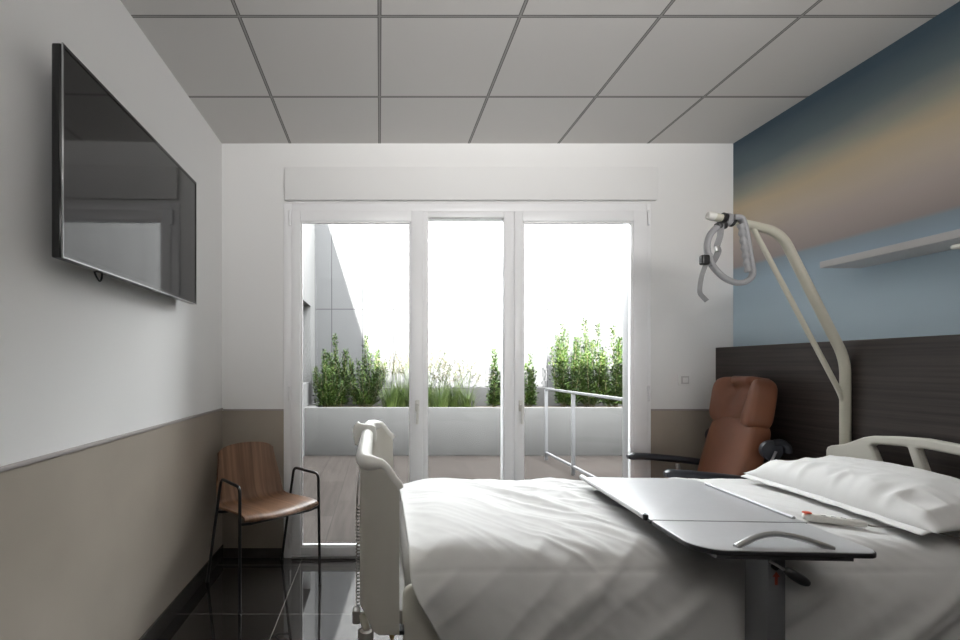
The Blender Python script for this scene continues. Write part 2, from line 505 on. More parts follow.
wobj('threshold', B(wx(292), wx(645.5), FY0 - .012, FY0 - .0005, 0, .014, bev=.003), 'alu')
def sash(a, b, ga, gb, hinge_px, handle_px):
    y0, y1 = YB - .022, YB + .05
    bm = bmesh.new()
    zt, zg, zb0, zb1 = wz(211.7), wz(222), .02, wz(546)
    box(bm, wx(a), wx(ga), y0, y1, zb0, zt, bev=.004)
    box(bm, wx(gb), wx(b), y0, y1, zb0, zt, bev=.004)
    box(bm, wx(ga), wx(gb), y0, y1, zg, zt, bev=.004)
    box(bm, wx(ga), wx(gb), y0, y1, zb0, zb1, bev=.004)
    s = wobj('sash', bm, 'upvc')
    wobj('glass_pane', B(wx(ga) - .005, wx(gb) + .005, YB + .012, YB + .016, zb1 - .005, zg + .005), 'glass', s, smooth=False)
    # glazing bead
    bm = bmesh.new()
    for (x0, x1, z0, z1) in ((wx(ga), wx(ga) + .012, zb1, zg), (wx(gb) - .012, wx(gb), zb1, zg), (wx(ga), wx(gb), zg - .012, zg), (wx(ga), wx(gb), zb1, zb1 + .012)):
        box(bm, x0, x1, YB - .014, YB + .011, z0, z1, bev=.003)
    wobj('glazing_bead', bm, 'upvc', s)
    for z in (wz(219), .12, 1.1):
        bm = bmesh.new(); lathe(bm, [(.0, -.05), (.009, -.048), (.009, .048), (.0, .05)], (wx(hinge_px), YB - .026, z), seg=12)
        wobj('hinge', bm, 'upvc', s)
    bm = bmesh.new()
    hx, hz = wx(handle_px), wz(405)
    box(bm, hx - .014, hx + .014, y0 - .012, y0, hz - .04, hz + .035, bev=.005)
    tube(bm, fillet([(hx, y0 - .01, hz), (hx, y0 - .05, hz), (hx - .004, y0 - .052, hz - .12)], .012), .009, 10)
    wobj('handle', bm, 'bed_white', s)
    return s
sash(292, 422.5, 301, 411, 290.5, 417)
sash(513.5, 645.5, 522, 632, 647, 519.5)
wobj('glass_pane', B(wx(427), wx(504.5), YB + .012, YB + .016, wz(547), wz(217)), 'glass', smooth=False)
# outer shutter guides, seen through the glass
bm = bmesh.new()
box(bm, wx(284), wx(298), YB + .085, YB + .19, 0, WZ1, bev=.002)
box(bm, wx(637), wx(650), YB + .085, YB + .19, 0, WZ1, bev=.002)
wobj('shutter_guide', bm, 'alu')

sb = obj('shutter_box', B(wx(285.5), wx(655), YB - .035, YB - .001, wz(201.5), wz(169), bev=.005), 'wall')
tag(sb, 'long white roller shutter box above the window', 'shutter box')

# ------------------------------------------------------------------ light switch
ls = thing('light_switch', 'square white light switch on the wall beside the recliner', 'light switch', (wx(684), YB, wz(380)))
obj('plate', B(-.041, .041, -.009, -.0005, -.041, .041, bev=.003), 'switch', ls)
obj('inner_frame', B(-.026, .026, -.0135, -.0091, -.026, .026, bev=.002), 'shelf', ls)
obj('rocker', B(-.017, .017, -.018, -.0136, -.017, .017, bev=.002), 'switch', ls)

# ------------------------------------------------------------------ television
TX = -0.965
tv = thing('flat_screen_tv', 'large black flat screen tv mounted on the left wall', 'tv', (TX, 1.957, 1.936), R(1))
hw, hh = .542, .324
obj('casing', B(-.034, -.0035, -hw, hw, -hh, hh, bev=.006, seg=3), 'bezel', tv)
bm = bmesh.new()
for a in ((-hw, hw, hh - .012, hh), (-hw, hw, -hh, -hh + .017), (-hw, -hw + .011, -hh + .017, hh - .012), (hw - .011, hw, -hh + .017, hh - .012)):
    box(bm, -.003, .002, *a, bev=.001, seg=1)
obj('bezel', bm, 'bezel', tv)
obj('screen', B(-.0033, -.0008, -hw + .0112, hw - .0112, -hh + .0172, hh - .0122), 'screen', tv, smooth=False)
bm = bmesh.new()
box(bm, -.0025, .003, -hw, hw, -hh - .0005, -hh + .004, bev=.001, seg=1)
box(bm, -.0025, .003, -hw - .0005, -hw + .003, -hh, hh, bev=.001, seg=1)
obj('trim_edge', bm, 'tv_edge', tv)
obj('rear_housing', B(-.06, -.0345, -.36, .33, -hh + .02, .12, bev=.01), 'black_plastic', tv)
obj('wall_bracket', B(-.0925, -.0605, -.22, .22, -.16, .1, bev=.004), 'black_metal', tv)
obj('cable_loop', T(catmull([(-.045, -.30, -.30), (-.04, -.305, -.325), (-.035, -.285, -.349), (-.04, -.262, -.325), (-.045, -.27, -.30)], 6), .0035, 8), 'black_plastic', tv)

# ------------------------------------------------------------------ wall shelf
sh = obj('wall_shelf', B(2.172, XR - .001, .75, 2.32, 1.767, 1.799, bev=.0025), 'shelf')
tag(sh, 'long pale grey shelf on the mural wall above the bed', 'shelf')

# ------------------------------------------------------------------ bentwood armchair
ch = thing('armchair', 'walnut shell armchair with thin black tubular legs in the corner', 'chair', (-.69, 2.785, 0), R(40.5))
def to_local(x, y, z):
    a = -R(40.5); dx, dy = x + .69, y - 2.785
    return (dx * math.cos(a) - dy * math.sin(a), dx * math.sin(a) + dy * math.cos(a), z)
FLt, FRt = (-.245, -.225), (.245, -.225)
for s in (-1, 1):
    front_foot = (s * .247, -.232, .004); front_top = (s * .243, -.222, .65)
    rear_top = (s * .235, .045, .645); rear_foot = (s * .247, .225, .004)
    path = fillet([front_foot, front_top, rear_top, rear_foot], .038)
    obj('leg_frame', T(path, .0085, 10), 'black_metal', ch)
    for f in (front_foot, rear_foot):
        bm = bmesh.new(); lathe(bm, [(.010, 0), (.011, .004), (.0095, .016)], (f[0], f[1], 0), seg=12)
        obj('foot_cap', bm, 'black_plastic', ch)
bm = bmesh.new()
tube(bm, [(-.243, -.223, .455), (-.18, -.215, .444), (.18, -.215, .444), (.243, -.223, .455)], .0075, 10)
tube(bm, [(-.238, .115, .44), (-.17, .13, .425), (.17, .13, .425), (.238, .115, .44)], .0075, 10)
tube(bm, [(-.15, -.215, .445), (-.15, .13, .428)], .0075, 8)
tube(bm, [(.15, -.215, .445), (.15, .13, .428)], .0075, 8)
obj('seat_support', bm, 'black_metal', ch)
prof = catmull([(0, -.262, .458), (0, -.240, .472), (0, -.18, .478), (0, -.02, .464), (0, .10, .454), (0, .165, .467), (0, .20, .51), (0, .222, .58), (0, .245, .68), (0, .268, .80)], 6)
NP = len(prof)
def shell(u, v):
    f = v * (NP - 1); i = min(int(f), NP - 2); p = prof[i].lerp(prof[i + 1], f - i)
    k = u * 2 - 1
    seatw = .228; backw = .212
    wv = seatw + (backw - seatw) * sm(.35, .75, v) - .028 * sm(.72, 1.0, v)
    wv -= .018 * sm(.10, 0, v) * abs(k)
    x = k * wv
    y, z = p.y, p.z
    bk = sm(.45, .7, v)
    y -= .036 * bk * (abs(k) ** 2)                 # back wraps forward at the sides
    z += .010 * (1 - bk) * (abs(k) ** 2.2)
    topd = sm(.86, 1.0, v)
    z -= topd * (.022 * abs(k) ** 2.2 + .022 * abs(k) ** 8)
    frd = sm(.12, 0.0, v)
    y += frd * (.030 * abs(k) ** 2.2 + .02 * abs(k) ** 8)
    return Vector((x, y, z))
bm = bmesh.new(); grid(bm, 25, 56, shell)
o = obj('seat_shell', bm, 'walnut', ch, angle=80)
mod(o, 'SOLIDIFY', thickness=.011, offset=-1)
mod(o, 'BEVEL', width=.003, segments=2, angle_limit=R(50))

# ------------------------------------------------------------------ recliner
rc = thing('recliner_chair', 'cognac leather recliner with black armrests in the far corner', 'recliner', (1.86, 2.78, 0), R(-9))
def cushion(cx, cy, cz, sx, sy, sz, pw=4.0, nu=28, nv=20, fn=None):
    """superellipsoid block"""
    bm = bmesh.new()
    def s(a, p): return math.copysign(abs(a) ** p, a)
    e = 2.0 / pw
    rows = []
    for j in range(nv + 1):
        th = -math.pi / 2 + math.pi * j / nv
        row = []
        for i in range(nu * 2):
            ph = 2 * math.pi * i / (nu * 2)
            p = Vector((s(math.cos(th), e) * s(math.cos(ph), e), s(math.cos(th), e) * s(math.sin(ph), e), s(math.sin(th), e)))
            p = Vector((p.x * sx / 2, p.y * sy / 2, p.z * sz / 2))
            if fn: p = fn(p)
            row.append(bm.verts.new(p + Vector((cx, cy, cz))))
        rows.append(row)
    for A, Bq in zip(rows, rows[1:]):
        n = len(A)
        for i in range(n): bm.faces.new((A[i], A[(i + 1) % n], Bq[(i + 1) % n], Bq[i]))
    bmesh.ops.remove_doubles(bm, verts=bm.verts[:], dist=1e-5)
    return bm
def tilt(bm, ang, piv):
    bmesh.ops.rotate(bm, verts=bm.verts[:], cent=piv, matrix=Matrix.Rotation(ang, 3, 'Y'))
    return bm
# back: reclined 17 degrees, facing -x
def backfn(p):
    # slim waist, slightly wider shoulder, soft crown to the front
    p.y *= 1 - .05 * sm(.1, -.3, p.z)
    if p.x < 0: p.x -= .012 * (1 - (p.y / .24) ** 2)
    return p
bk = cushion(.185, 0, .705, .115, .43, .56, 7.0, 30, 24, backfn)
tilt(bk, R(15), (.185, 0, .705)); obj('backrest', bk, 'leather', rc, angle=70)
def headfn(p):
    y = p.y / .245
    # wings come forward at both sides, pinched centre
    if p.x < 0:
        p.x -= .030 * sm(.45, 1.0, abs(y)) - .012 * math.exp(-(y * 3) ** 2)
        p.x += .040 * math.exp(-((y - .30 - p.z * 1.2) * 10) ** 2) + .046 * math.exp(-((y + .34 + p.z * 1.4) * 10) ** 2)
        p.x += .036 * math.exp(-((p.z - .085 + .05 * abs(y)) * 30) ** 2) * sm(.6, .3, abs(y))
    p.z += -.018 * abs(y) ** 3 * (1 if p.z > 0 else 0)
    return p
hd = cushion(.262, 0, 1.075, .125, .435, .30, 5.0, 40, 34, headfn)
tilt(hd, R(8), (.268, 0, 1.075)); obj('headrest', hd, 'leather', rc, angle=70)
st = cushion(-.08, 0, .475, .50, .44, .13, 6.0, 24, 14); tilt(st, R(6), (-.08, 0, .475)); obj('seat_cushion', st, 'leather', rc, angle=70)
lg = cushion(-.345, 0, .31, .09, .42, .34, 6.0, 20, 14); tilt(lg, R(-8), (-.345, 0, .31)); obj('leg_rest', lg, 'leather', rc, angle=70)
for s in (-1, 1):
    pts = catmull([(-.262 - (.02 if s > 0 else 0), s * .252, .692), (-.20, s * .252, .698), (-.05, s * .252, .690), (.10, s * .252, .678), (.20, s * .252, .665)], 6)
    n = len(pts)
    rad = [.036 * (0.62 + .38 * sm(0, .12, i / (n - 1))) for i in range(n)]
    ar = obj('armrest', T(pts, rad, 14, scale=(.62, 1.05)), 'arm_pad', rc)
    obj('bracket', T(fillet([(.02, s * .252, .655), (.03, s * .25, .56), (.02, s * .245, .40)], .03), .012, 10), 'steel', ar)
    bm = bmesh.new()
    lathe(bm, [(.0, -.016), (.050, -.014), (.055, 0), (.050, .014), (.0, .016)], (.245, s * .272, .842), axis='y', seg=28)
    tube(bm, catmull([(.255, s * .272, .878), (.29, s * .272, .882), (.318, s * .272, .862), (.322, s * .272, .83)], 5), .020, 10)
    hb = obj('hinge_cover', bm, 'arm_pad', rc)
    obj('gas_strut', T([(.255, s * .296, .84), (.185, s * .296, .68)], .006, 8), 'steel', hb)
bm = bmesh.new()
for s in (-1, 1):
    tube(bm, fillet([(-.24, s * .21, .40), (.22, s * .21, .44)], .02), .017, 10)
    tube(bm, fillet([(-.18, s * .21, .40), (-.24, s * .225, .075)], .02), .016, 10)
    tube(bm, fillet([(.12, s * .21, .42), (.24, s * .225, .075)], .02), .016, 10)
for x in (-.2, .18): tube(bm, [(x, -.21, .41), (x, .21, .41)], .014, 10)
obj('under_frame', bm, 'black_metal', rc)
for sx_, sy_ in ((-.24, -.225), (-.24, .225), (.24, -.225), (.24, .225)):
    bm = bmesh.new(); lathe(bm, [(.0, -.014), (.034, -.012), (.036, 0), (.034, .012), (.0, .014)], (sx_, sy_, .0365), axis='y', seg=20)
    box(bm, sx_ - .012, sx_ + .012, sy_ - .02, sy_ + .02, .06, .08, bev=.003)
    obj('caster', bm, 'black_plastic', rc)

# ------------------------------------------------------------------ hospital bed
bed = thing('hospital_bed', 'cream adjustable hospital bed under the duvet with lifting pole', 'bed', (1.13, 1.87, 0))
BO = Vector(bed.location)
def bobj(name, bm, m, parent=None, **k):
    for v in bm.verts: v.co -= BO
    return obj(name, bm, m, parent or bed, **k)
Y0, Y1 = 1.49, 2.31
# foot board: C-shaped in plan, wings wrapping the mattress
fp = catmull([(.058, 1.392, 0), (.03, 1.391, 0), (-.008, 1.395, 0), (-.038, 1.415, 0), (-.048, 1.46, 0), (-.05, 1.58, 0), (-.051, 1.86, 0), (-.05, 2.14, 0), (-.048, 2.26, 0), (-.038, 2.305, 0), (-.008, 2.335, 0), (.03, 2.346, 0), (.066, 2.35, 0)], 7)
NF = len(fp)
def fpt(u):
    f = u * (NF - 1); i = min(int(f), NF - 2); return fp[i].lerp(fp[i + 1], f - i)
def ftop(u):
    k = abs(u * 2 - 1)
    return .998 - .004 * sm(.3, .7, k) - .060 * sm(.70, .985, k) - .012 * sm(.955, 1, k)
def fbot(u):
    k = abs(u * 2 - 1)
    return .555 - .060 * sm(.46, .70, k)
def fboard(u, v):
    p = fpt(u); t = ftop(u); b = fbot(u)
    return Vector((p.x, p.y, b + (t - b) * v))
def fskip(u, v):
    k = abs((u + .5 / 90) * 2 - 1)
    return k < .30 and v > .80
bm = bmesh.new(); grid(bm, 91, 31, fboard, fskip)
bmesh.ops.delete(bm, geom=[v for v in bm.verts if not v.link_faces], context='VERTS')
o = bobj('footboard', bm, 'bed_plastic', angle=60)
mod(o, 'SOLIDIFY', thickness=.026, offset=0)
mod(o, 'BEVEL', width=.010, segments=3, angle_limit=R(50))
FB = o
us = [i / 120 for i in range(121)]
pth = [Vector((fpt(u).x, fpt(u).y, ftop(u))) for u in us]
rad = [.0145 + .0105 * (1 - sm(.55, .80, abs(u * 2 - 1))) for u in us]
bobj('grip_rail', T(pth, rad, 12), 'bed_white', FB)
hk = [(-.112, 1.020), (-.104, 1.036), (-.090, 1.052), (-.078, 1.044), (-.030, 1.038), (-.016, 1.030), (-.010, .99), (-.016, .96), (-.024, .97), (-.026, 1.008), (-.070, 1.016), (-.083, .985), (-.090, .955), (-.102, .955)]
bm = outline_bm([hk], .013, .003, 2, to=lambda c: Vector((c.x, 1.97 + c.z, c.y)))
bobj('rail_hook', bm, 'bed_white', FB)
# head board
def mir(y): return 1.87 * 2 - y
hb_out = [(1.455, .47), (2.285, .47)]
half = [(2.286, .62), (2.286, .875), (2.280, .893), (2.262, .903), (2.20, .920), (2.15, .945), (2.11, .966), (2.07, .978), (1.98, .990), (1.87, .997)]
poly = [(2.286, .47)] + half + [(mir(y), z) for y, z in reversed(half[:-1])] + [(mir(2.286), .47)]
hole = [(2.068, .915), (2.078, .93), (2.068, .940), (2.04, .945), (1.945, .952), (1.933, .949), (1.900, .84), (2.02, .835), (2.045, .86)]
hole2 = [(1.665, .915), (1.655, .93), (1.665, .940), (1.69, .945), (1.885, .955), (1.897, .95), (1.862, .84), (1.71, .835), (1.69, .86)]
hb_ = outline_bm([poly, hole, hole2], .018, .011, 3, to=lambda c: Vector((2.185 + c.z, c.x, c.y)))
HB = bobj('headboard', hb_, 'bed_plastic', angle=50)
# platform, lift and chassis
bm = bmesh.new()
box(bm, .055, 2.15, Y0, Y1, .465, .51, bev=.008)
bobj('platform', bm, 'bed_grey')
bm = bmesh.new()
for y in (1.56, 2.22): box(bm, .12, 2.12, y - .03, y + .03, .125, .185, bev=.006)
for x in (.25, 1.99): box(bm, x - .03, x + .03, 1.56, 2.22, .125, .185, bev=.006)
bobj('chassis', bm, 'bed_grey')
for x in (.45, 1.75):
    bm = bmesh.new(); box(bm, x - .07, x + .07, 1.80, 1.94, .18, .34, bev=.006); box(bm, x - .05, x + .05, 1.82, 1.92, .34, .466, bev=.005)
    bobj('lift_column', bm, 'bed_grey')
for x in (.16, 2.08):
    for y in (1.56, 2.22):
        bm = bmesh.new(); lathe(bm, [(.0, -.018), (.052, -.017), (.06, -.010), (.06, .010), (.052, .017), (.0, .018)], (x, y, .06), axis='y', seg=24)
        box(bm, x - .02, x + .02, y - .028, y + .028, .10, .127, bev=.005)
        bobj('caster', bm, 'black_plastic')
# folded side rails
for y in (1.470, 2.345):
    pr = outline_bm([rrect(.072, 1.02, .30, .603, .035)], .012, .009, 3, to=lambda c, y=y: Vector((c.x, y + c.z, c.y)))
    bobj('side_rail', pr, 'bed_plastic')
# accessories under the foot end
bm = bmesh.new(); 
rr = tube(bm, [(-.041, 1.405, .30), (-.041, 1.405, .494)], .0235, 20, cap=False)
tube(bm, [(-.041, 1.405, .494), (-.041, 1.405, .42)], .0185, 20)
for k in range(20):
    pass
bobj('pole_socket', bm, 'bed_grey')
bm = bmesh.new(); lathe(bm, [(.0, -.022), (.006, -.021), (.008, -.012), (.008, .008), (.0, .010)], (.037, 1.405, .490), seg=14)
bobj('release_knob', bm, 'brass')
bobj('corner_bracket', B(-.005, .075, 1.41, 1.45, .476, .490, bev=.003), 'black_plastic')
bobj('bumper', B(-.082, -.058, 1.415, 1.45, .505, .545, bev=.005), 'bed_grey')
bobj('release_lever', T([(-.055, 1.425, .535), (-.038, 1.418, .49)], .012, 10), 'bed_metal')
# lifting pole
PY = 2.252
pole = fillet([(2.232, PY, .50), (2.232, PY, 1.315), (1.922, PY, 1.926), (1.585, PY, 2.005)], .075, 10)
LP = bobj('lifting_pole', T(pole, [.0210 if p.x > 1.86 else .0210 - .0025 * sm(1.86, 1.70, p.x) for p in pole], 18), 'bed_metal')
bobj('pole_brace', T(fillet([(2.232, PY, 1.085), (2.208, PY, 1.155), (1.786, PY, 1.952)], .05), .0110, 14), 'bed_metal', LP)
bobj('pole_end_cap', T([(1.605, PY, 2.000), (1.580, PY, 2.0062), (1.571, PY, 2.0082)], [.0205, .0205, .014], 16), 'bed_white', LP)
bm = bmesh.new(); lathe(bm, [(.0, -.14), (.038, -.14), (.038, .05), (.0, .05)], (2.232, PY, .56), seg=18)
bobj('pole_sleeve', bm, 'bed_grey', LP)
# drip hook pole at the near head corner (its ring reaches into view)
bm = bmesh.new()
tube(bm, fillet([(2.215, 1.44, .50), (2.215, 1.44, 1.722), (2.17, 1.62, 1.722)], .04), .009, 12)
ring = [(2.140 + .036 * math.cos(a), 1.70 + .045 * math.sin(a), 1.724 + .010 * math.sin(a + 1)) for a in [2 * math.pi * k / 28 for k in range(28)]]
tube(bm, ring, .0075, 10, closed=True)
tube(bm, [(2.17, 1.62, 1.722), (2.163, 1.655, 1.723)], .008, 10)
bobj('drip_hook_pole', bm, 'bed_white')

# ------------------------------------------------------------------ mattress, duvet, pillow
mt = cushion(1.115, 1.885, .592, 2.06, .79, .160, 12, 40, 16)
mt = obj('mattress', mt, 'mattress', angle=60)
tag(mt, 'grey mattress on the bed, its corner showing behind the footboard', 'mattress')

def nz(x, y, z=0.0): return noise.noise(Vector((x, y, z)))
def ridged(x, y, z):
    return 1 - abs(nz(x, y, z)) * 2
# cross profile (y,z) from far hem over the top to near hem
cp = [(2.447, .40), (2.440, .52), (2.432, .60), (2.405, .672), (2.355, .706), (2.27, .716), (2.05, .722), (1.88, .724), (1.70, .720), (1.585, .714), (1.515, .702), (1.455, .668), (1.420, .610), (1.407, .54), (1.402, .44), (1.400, .33)]
cpf = catmull([(0, a, b) for a, b in cp], 10)
acc = [0]
for a, b in zip(cpf, cpf[1:]): acc.append(acc[-1] + (b - a).length)
LT = acc[-1]
def cross(s):
    d = s * LT
    lo, hi = 0, len(acc) - 1
    while hi - lo > 1:
        m_ = (lo + hi) // 2
        if acc[m_] <= d: lo = m_
        else: hi = m_
    t = (d - acc[lo]) / max(acc[hi] - acc[lo], 1e-9)
    p = cpf[lo].lerp(cpf[hi], t); tg = (cpf[hi] - cpf[lo]).normalized()
    n = Vector((0, tg.z, -tg.y))
    return p, n, d
DX0, DX1 = .095, 2.145
def duvet(u, v):
    p, n, d = cross(v)
    if n.z < 0 and p.z > .65: n = -n
    x = DX0 + (DX1 - DX0) * u
    # which band are we on
    side = sm(1.50, 1.42, p.y)            # near hanging side
    far = sm(2.40, 2.44, p.y)
    top = (1 - side) * (1 - far)
    h = 0.0
    # broad undulation
    h += .006 * nz(x * 2.2, d * 2.6, 1.3)
    # long diagonal folds on top, sweeping from the foot to the near head end
    a = R(44)
    ux = x * math.cos(a) + d * math.sin(a); vy = -x * math.sin(a) + d * math.cos(a)
    w = sm(.28, .62, x) * sm(2.1, 1.2, x)
    wv = vy + .04 * nz(x * 3, d * 3, 9)
    h += top * (.15 + .85 * w) * .017 * (max(0, ridged(ux * .8, wv * 5.5, 4.1)) ** 3 - .25)
    h += top * w * .007 * (max(0, ridged(ux * 1.6 + 5, wv * 12, 7.7)) ** 2 - .3)
    h += top * (.3 + .7 * w) * .0035 * (max(0, ridged(ux * 3.2 + 1, wv * 24, 2.7)) ** 2 - .3)
    h += .0016 * nz(x * 26, d * 26, 3.1) * (.4 + .6 * w)
    # small crumple in the middle of the top
    cz = math.exp(-((x - .78) / .32) ** 2 - ((d - .62) / .22) ** 2)
    h += top * cz * (.008 * ridged(x * 9, d * 11, 2.2) + .004 * nz(x * 22, d * 22, 3))
    # drapes on the near side: slanted towards the foot as they fall
    b = R(32)
    uu = x + (1.0 - p.z) * math.tan(b) * -.8
    uu2 = x + (0.7 - p.z) * 1.5
    h += side * (.010 * nz(uu2 * 4.0, d * .6, 5.5) + .016 * (max(0, ridged(uu2 * 2.6 + 2, d * .5, 8.8)) ** 3 - .2)) * sm(.72, .52, p.z)
    h += side * .006 * (max(0, ridged(uu2 * 6.5 + 2, d * .9, 1.8)) ** 2 - .3)
    # shoulder pleats where top rolls over the near edge
    sh_ = math.exp(-((p.y - 1.50) / .06) ** 2)
    h += sh_ * .013 * (max(0, ridged(uu2 * 6 + .8 * d, d * 1.2, 3.3)) ** 2 - .3)
    # stitched seam running the length, a hand below the top edge
    h -= .0035 * math.exp(-((p.z - .652) / .0045) ** 2) * side
    # puff near the foot end
    ed = sm(.11, .0, u)
    h -= .030 * ed ** 2
    q = Vector((x, p.y, p.z)) + n * h
    # near-foot corner slants inward as it drops
    q.x += side * sm(.66, .36, p.z) * .115 * sm(.5, 0, u)
    q.z += .012 * sm(.25, .05, u) * top
    q.z -= .010 * sm(1.0, .86, 1 - u * .0) * 0
    return q
bm = bmesh.new(); grid(bm, 330, 190, duvet)
dv = obj('duvet', bm, 'linen', angle=180)
mod(dv, 'SOLIDIFY', thickness=.008, offset=1)
tag(dv, 'rumpled white duvet spread over the hospital bed', 'duvet')

# pillow
def pillow_bm(L, W, H):
    bm = bmesh.new(); nu, nv = 90, 70
    def face(sgn):
        def fn(u, v):
            a, b = u * 2 - 1, v * 2 - 1
            # outline with slightly pulled-in edges and pointed corners
            px = a * L / 2 * (1 - .055 * (1 - b * b) * abs(a) ** 2 * 0 - .05 * (1 - a * a) * 0)
            px = a * L / 2 * (1 - .045 * (1 - b ** 2) * (a * a))
            py = b * W / 2 * (1 - .065 * (1 - a ** 2) * (b * b))
            t = max(0, (1 - abs(a) ** 2.8)) ** .70 * max(0, (1 - b ** 4)) ** .55
            h = H * t * (1.0 if sgn > 0 else .36)
            edge = 1 - t
            h2 = 0
            if sgn > 0:
                h2 += .008 * (max(0, ridged(px * 3 + py * 7, py * 3.2 - px * 2.2, 2.2)) ** 3 - .2) * t ** .4
                h2 += .004 * nz(px * 7, py * 7, 6) + .004 * (max(0, ridged(px * 9 - py * 9, py * 5 + px * 4, 1.2)) ** 2 - .3)
                h2 += .014 * (max(0, ridged(px * 12 + 2, py * 3, 5.2)) ** 2 - .3) * math.exp(-((b - .72) / .28) ** 2) * min(1, t * 3)
                h2 += .013 * (max(0, ridged(px * 3, py * 11, 8.2)) ** 2 - .3) * math.exp(-((abs(a) - .8) / .2) ** 2) * min(1, t * 3)
                h2 *= min(1, t * 4)
            return Vector((px, py, sgn * (h + h2)))
        return fn
    grid(bm, nu, nv, face(1)); grid(bm, nu, nv, face(-1))
    bmesh.ops.remove_doubles(bm, verts=bm.verts[:], dist=2e-4)
    return bm
pb = pillow_bm(.83, .40, .105)
pl = thing('pillow', 'plump white pillow at the head of the bed', 'pillow', (1.945, 1.86, .786), 0)
o = obj('pillowcase', pb, 'pillow', pl, angle=180)
# local y+ = foot side after rotation; tilt so the head side rides up
rot = Matrix.Rotation(R(87), 4, 'Z') @ Matrix.Rotation(R(-6), 4, 'X')
o.data.transform(rot)
# open flap hem of the case along the foot side
def hemfn(u, v):
    a = u * 2 - 1
    px = a * .40 * (1 - .045 * .2)
    base_y = .20 * (1 - .065 * (1 - a * a))
    y = base_y - .02 + v * .045 
    z = .002 - .012 * v + .004 * nz(a * 6, v, 3)
    return Vector((px, y, z))
bm = bmesh.new(); grid(bm, 60, 6, hemfn)
hem = obj('hem_flap', bm, 'pillow', pl, angle=180); hem.data.transform(rot)
mod(hem, 'SOLIDIFY', thickness=.004, offset=0)

# ------------------------------------------------------------------ handset on the bed
hs = thing('bed_handset', 'white handset with a red button lying on the duvet beside the table', 'handset', (1.60, 1.655, .742), R(-32))
def hsfn(p):
    k = p.x
    p.y *= 1 + .35 * sm(-.02, -.09, k); p.z *= 1 + .25 * sm(-.02, -.09, k)
    return p
obj('body', cushion(0, 0, 0, .17, .034, .024, 4.0, 20, 14, hsfn), 'bed_white', hs, angle=70)
bm = bmesh.new(); lathe(bm, [(.014, 0), (.0135, .003), (.009, .005)], (-.072, -.002, .0145), seg=18)
obj('call_button', bm, 'red_button', hs)
bm = bmesh.new()
for i in range(4): box(bm, -.035 + i * .026, -.021 + i * .026, -.007, .007, .0118, .0148, bev=.001)
obj('button', bm, 'switch', hs)
def hl(x, y, z):
    v = Matrix.Rotation(R(32), 3, 'Z') @ Vector((x - 1.60, y - 1.655, z - .742)); return v
obj('cord', T(catmull([hl(1.668, 1.612, .741), hl(1.69, 1.602, .738), hl(1.74, 1.602, .736), hl(1.80, 1.604, .736), hl(1.845, 1.55, .735), hl(1.90, 1.47, .72), hl(1.93, 1.42, .69)], 6), .003, 8), 'bed_grey', hs)

# coiled cord hanging down the outer face of the footboard
N = 420; cpts = []
for i in range(N):
    t = i / (N - 1); a = 2 * math.pi * 30 * t
    cpts.append((-.0675 + .005 * math.cos(a), 1.462 + .005 * math.sin(a), .85 - .32 * t))
cc = thing('hanging_coiled_cord', 'grey coiled cord hanging down the outside of the footboard', 'cord', (-.0705, 1.462, .53))
bm = T(cpts, .0022, 6)
for v in bm.verts: v.co -= Vector(cc.location)
obj('coil', bm, 'bed_grey', cc)
bm = T(catmull([(-.0705, 1.462, .85), (-.068, 1.48, .90), (-.068, 1.62, .93), (-.068, 1.80, .95), (-.085, 1.95, .962)], 6), .0028, 8)
for v in bm.verts: v.co -= Vector(cc.location)
obj('cord_lead', bm, 'bed_grey', cc)

# ------------------------------------------------------------------ hanging grip on the lifting pole
gr = thing('hanging_trapeze_grip', 'grey looped hand grip strapped to the tip of the lifting pole', 'hand grip', (1.65, PY, 1.98))
GO = Vector(gr.location)
def gp(px, py, dy=0.0):
    d = PY + dy
    return Vector(((px - 379.5) * d / FOC, d, EYE - (py - 366) * d / FOC)) - GO
loop = catmull([gp(734, 217, -.03), gp(742, 219, -.035), gp(746, 232, -.035), gp(750, 256, -.035), gp(752.5, 274, -.03), gp(746, 281.5, -.03), gp(735, 282.5, -.03), gp(722, 276, -.03), gp(711, 263, -.03), gp(707, 247, -.03), gp(710, 235, -.032), gp(717, 227, -.035)], 8)
obj('grip_loop', T(loop, .0135, 12, scale=(1.0, 1.2)), 'grip', gr)
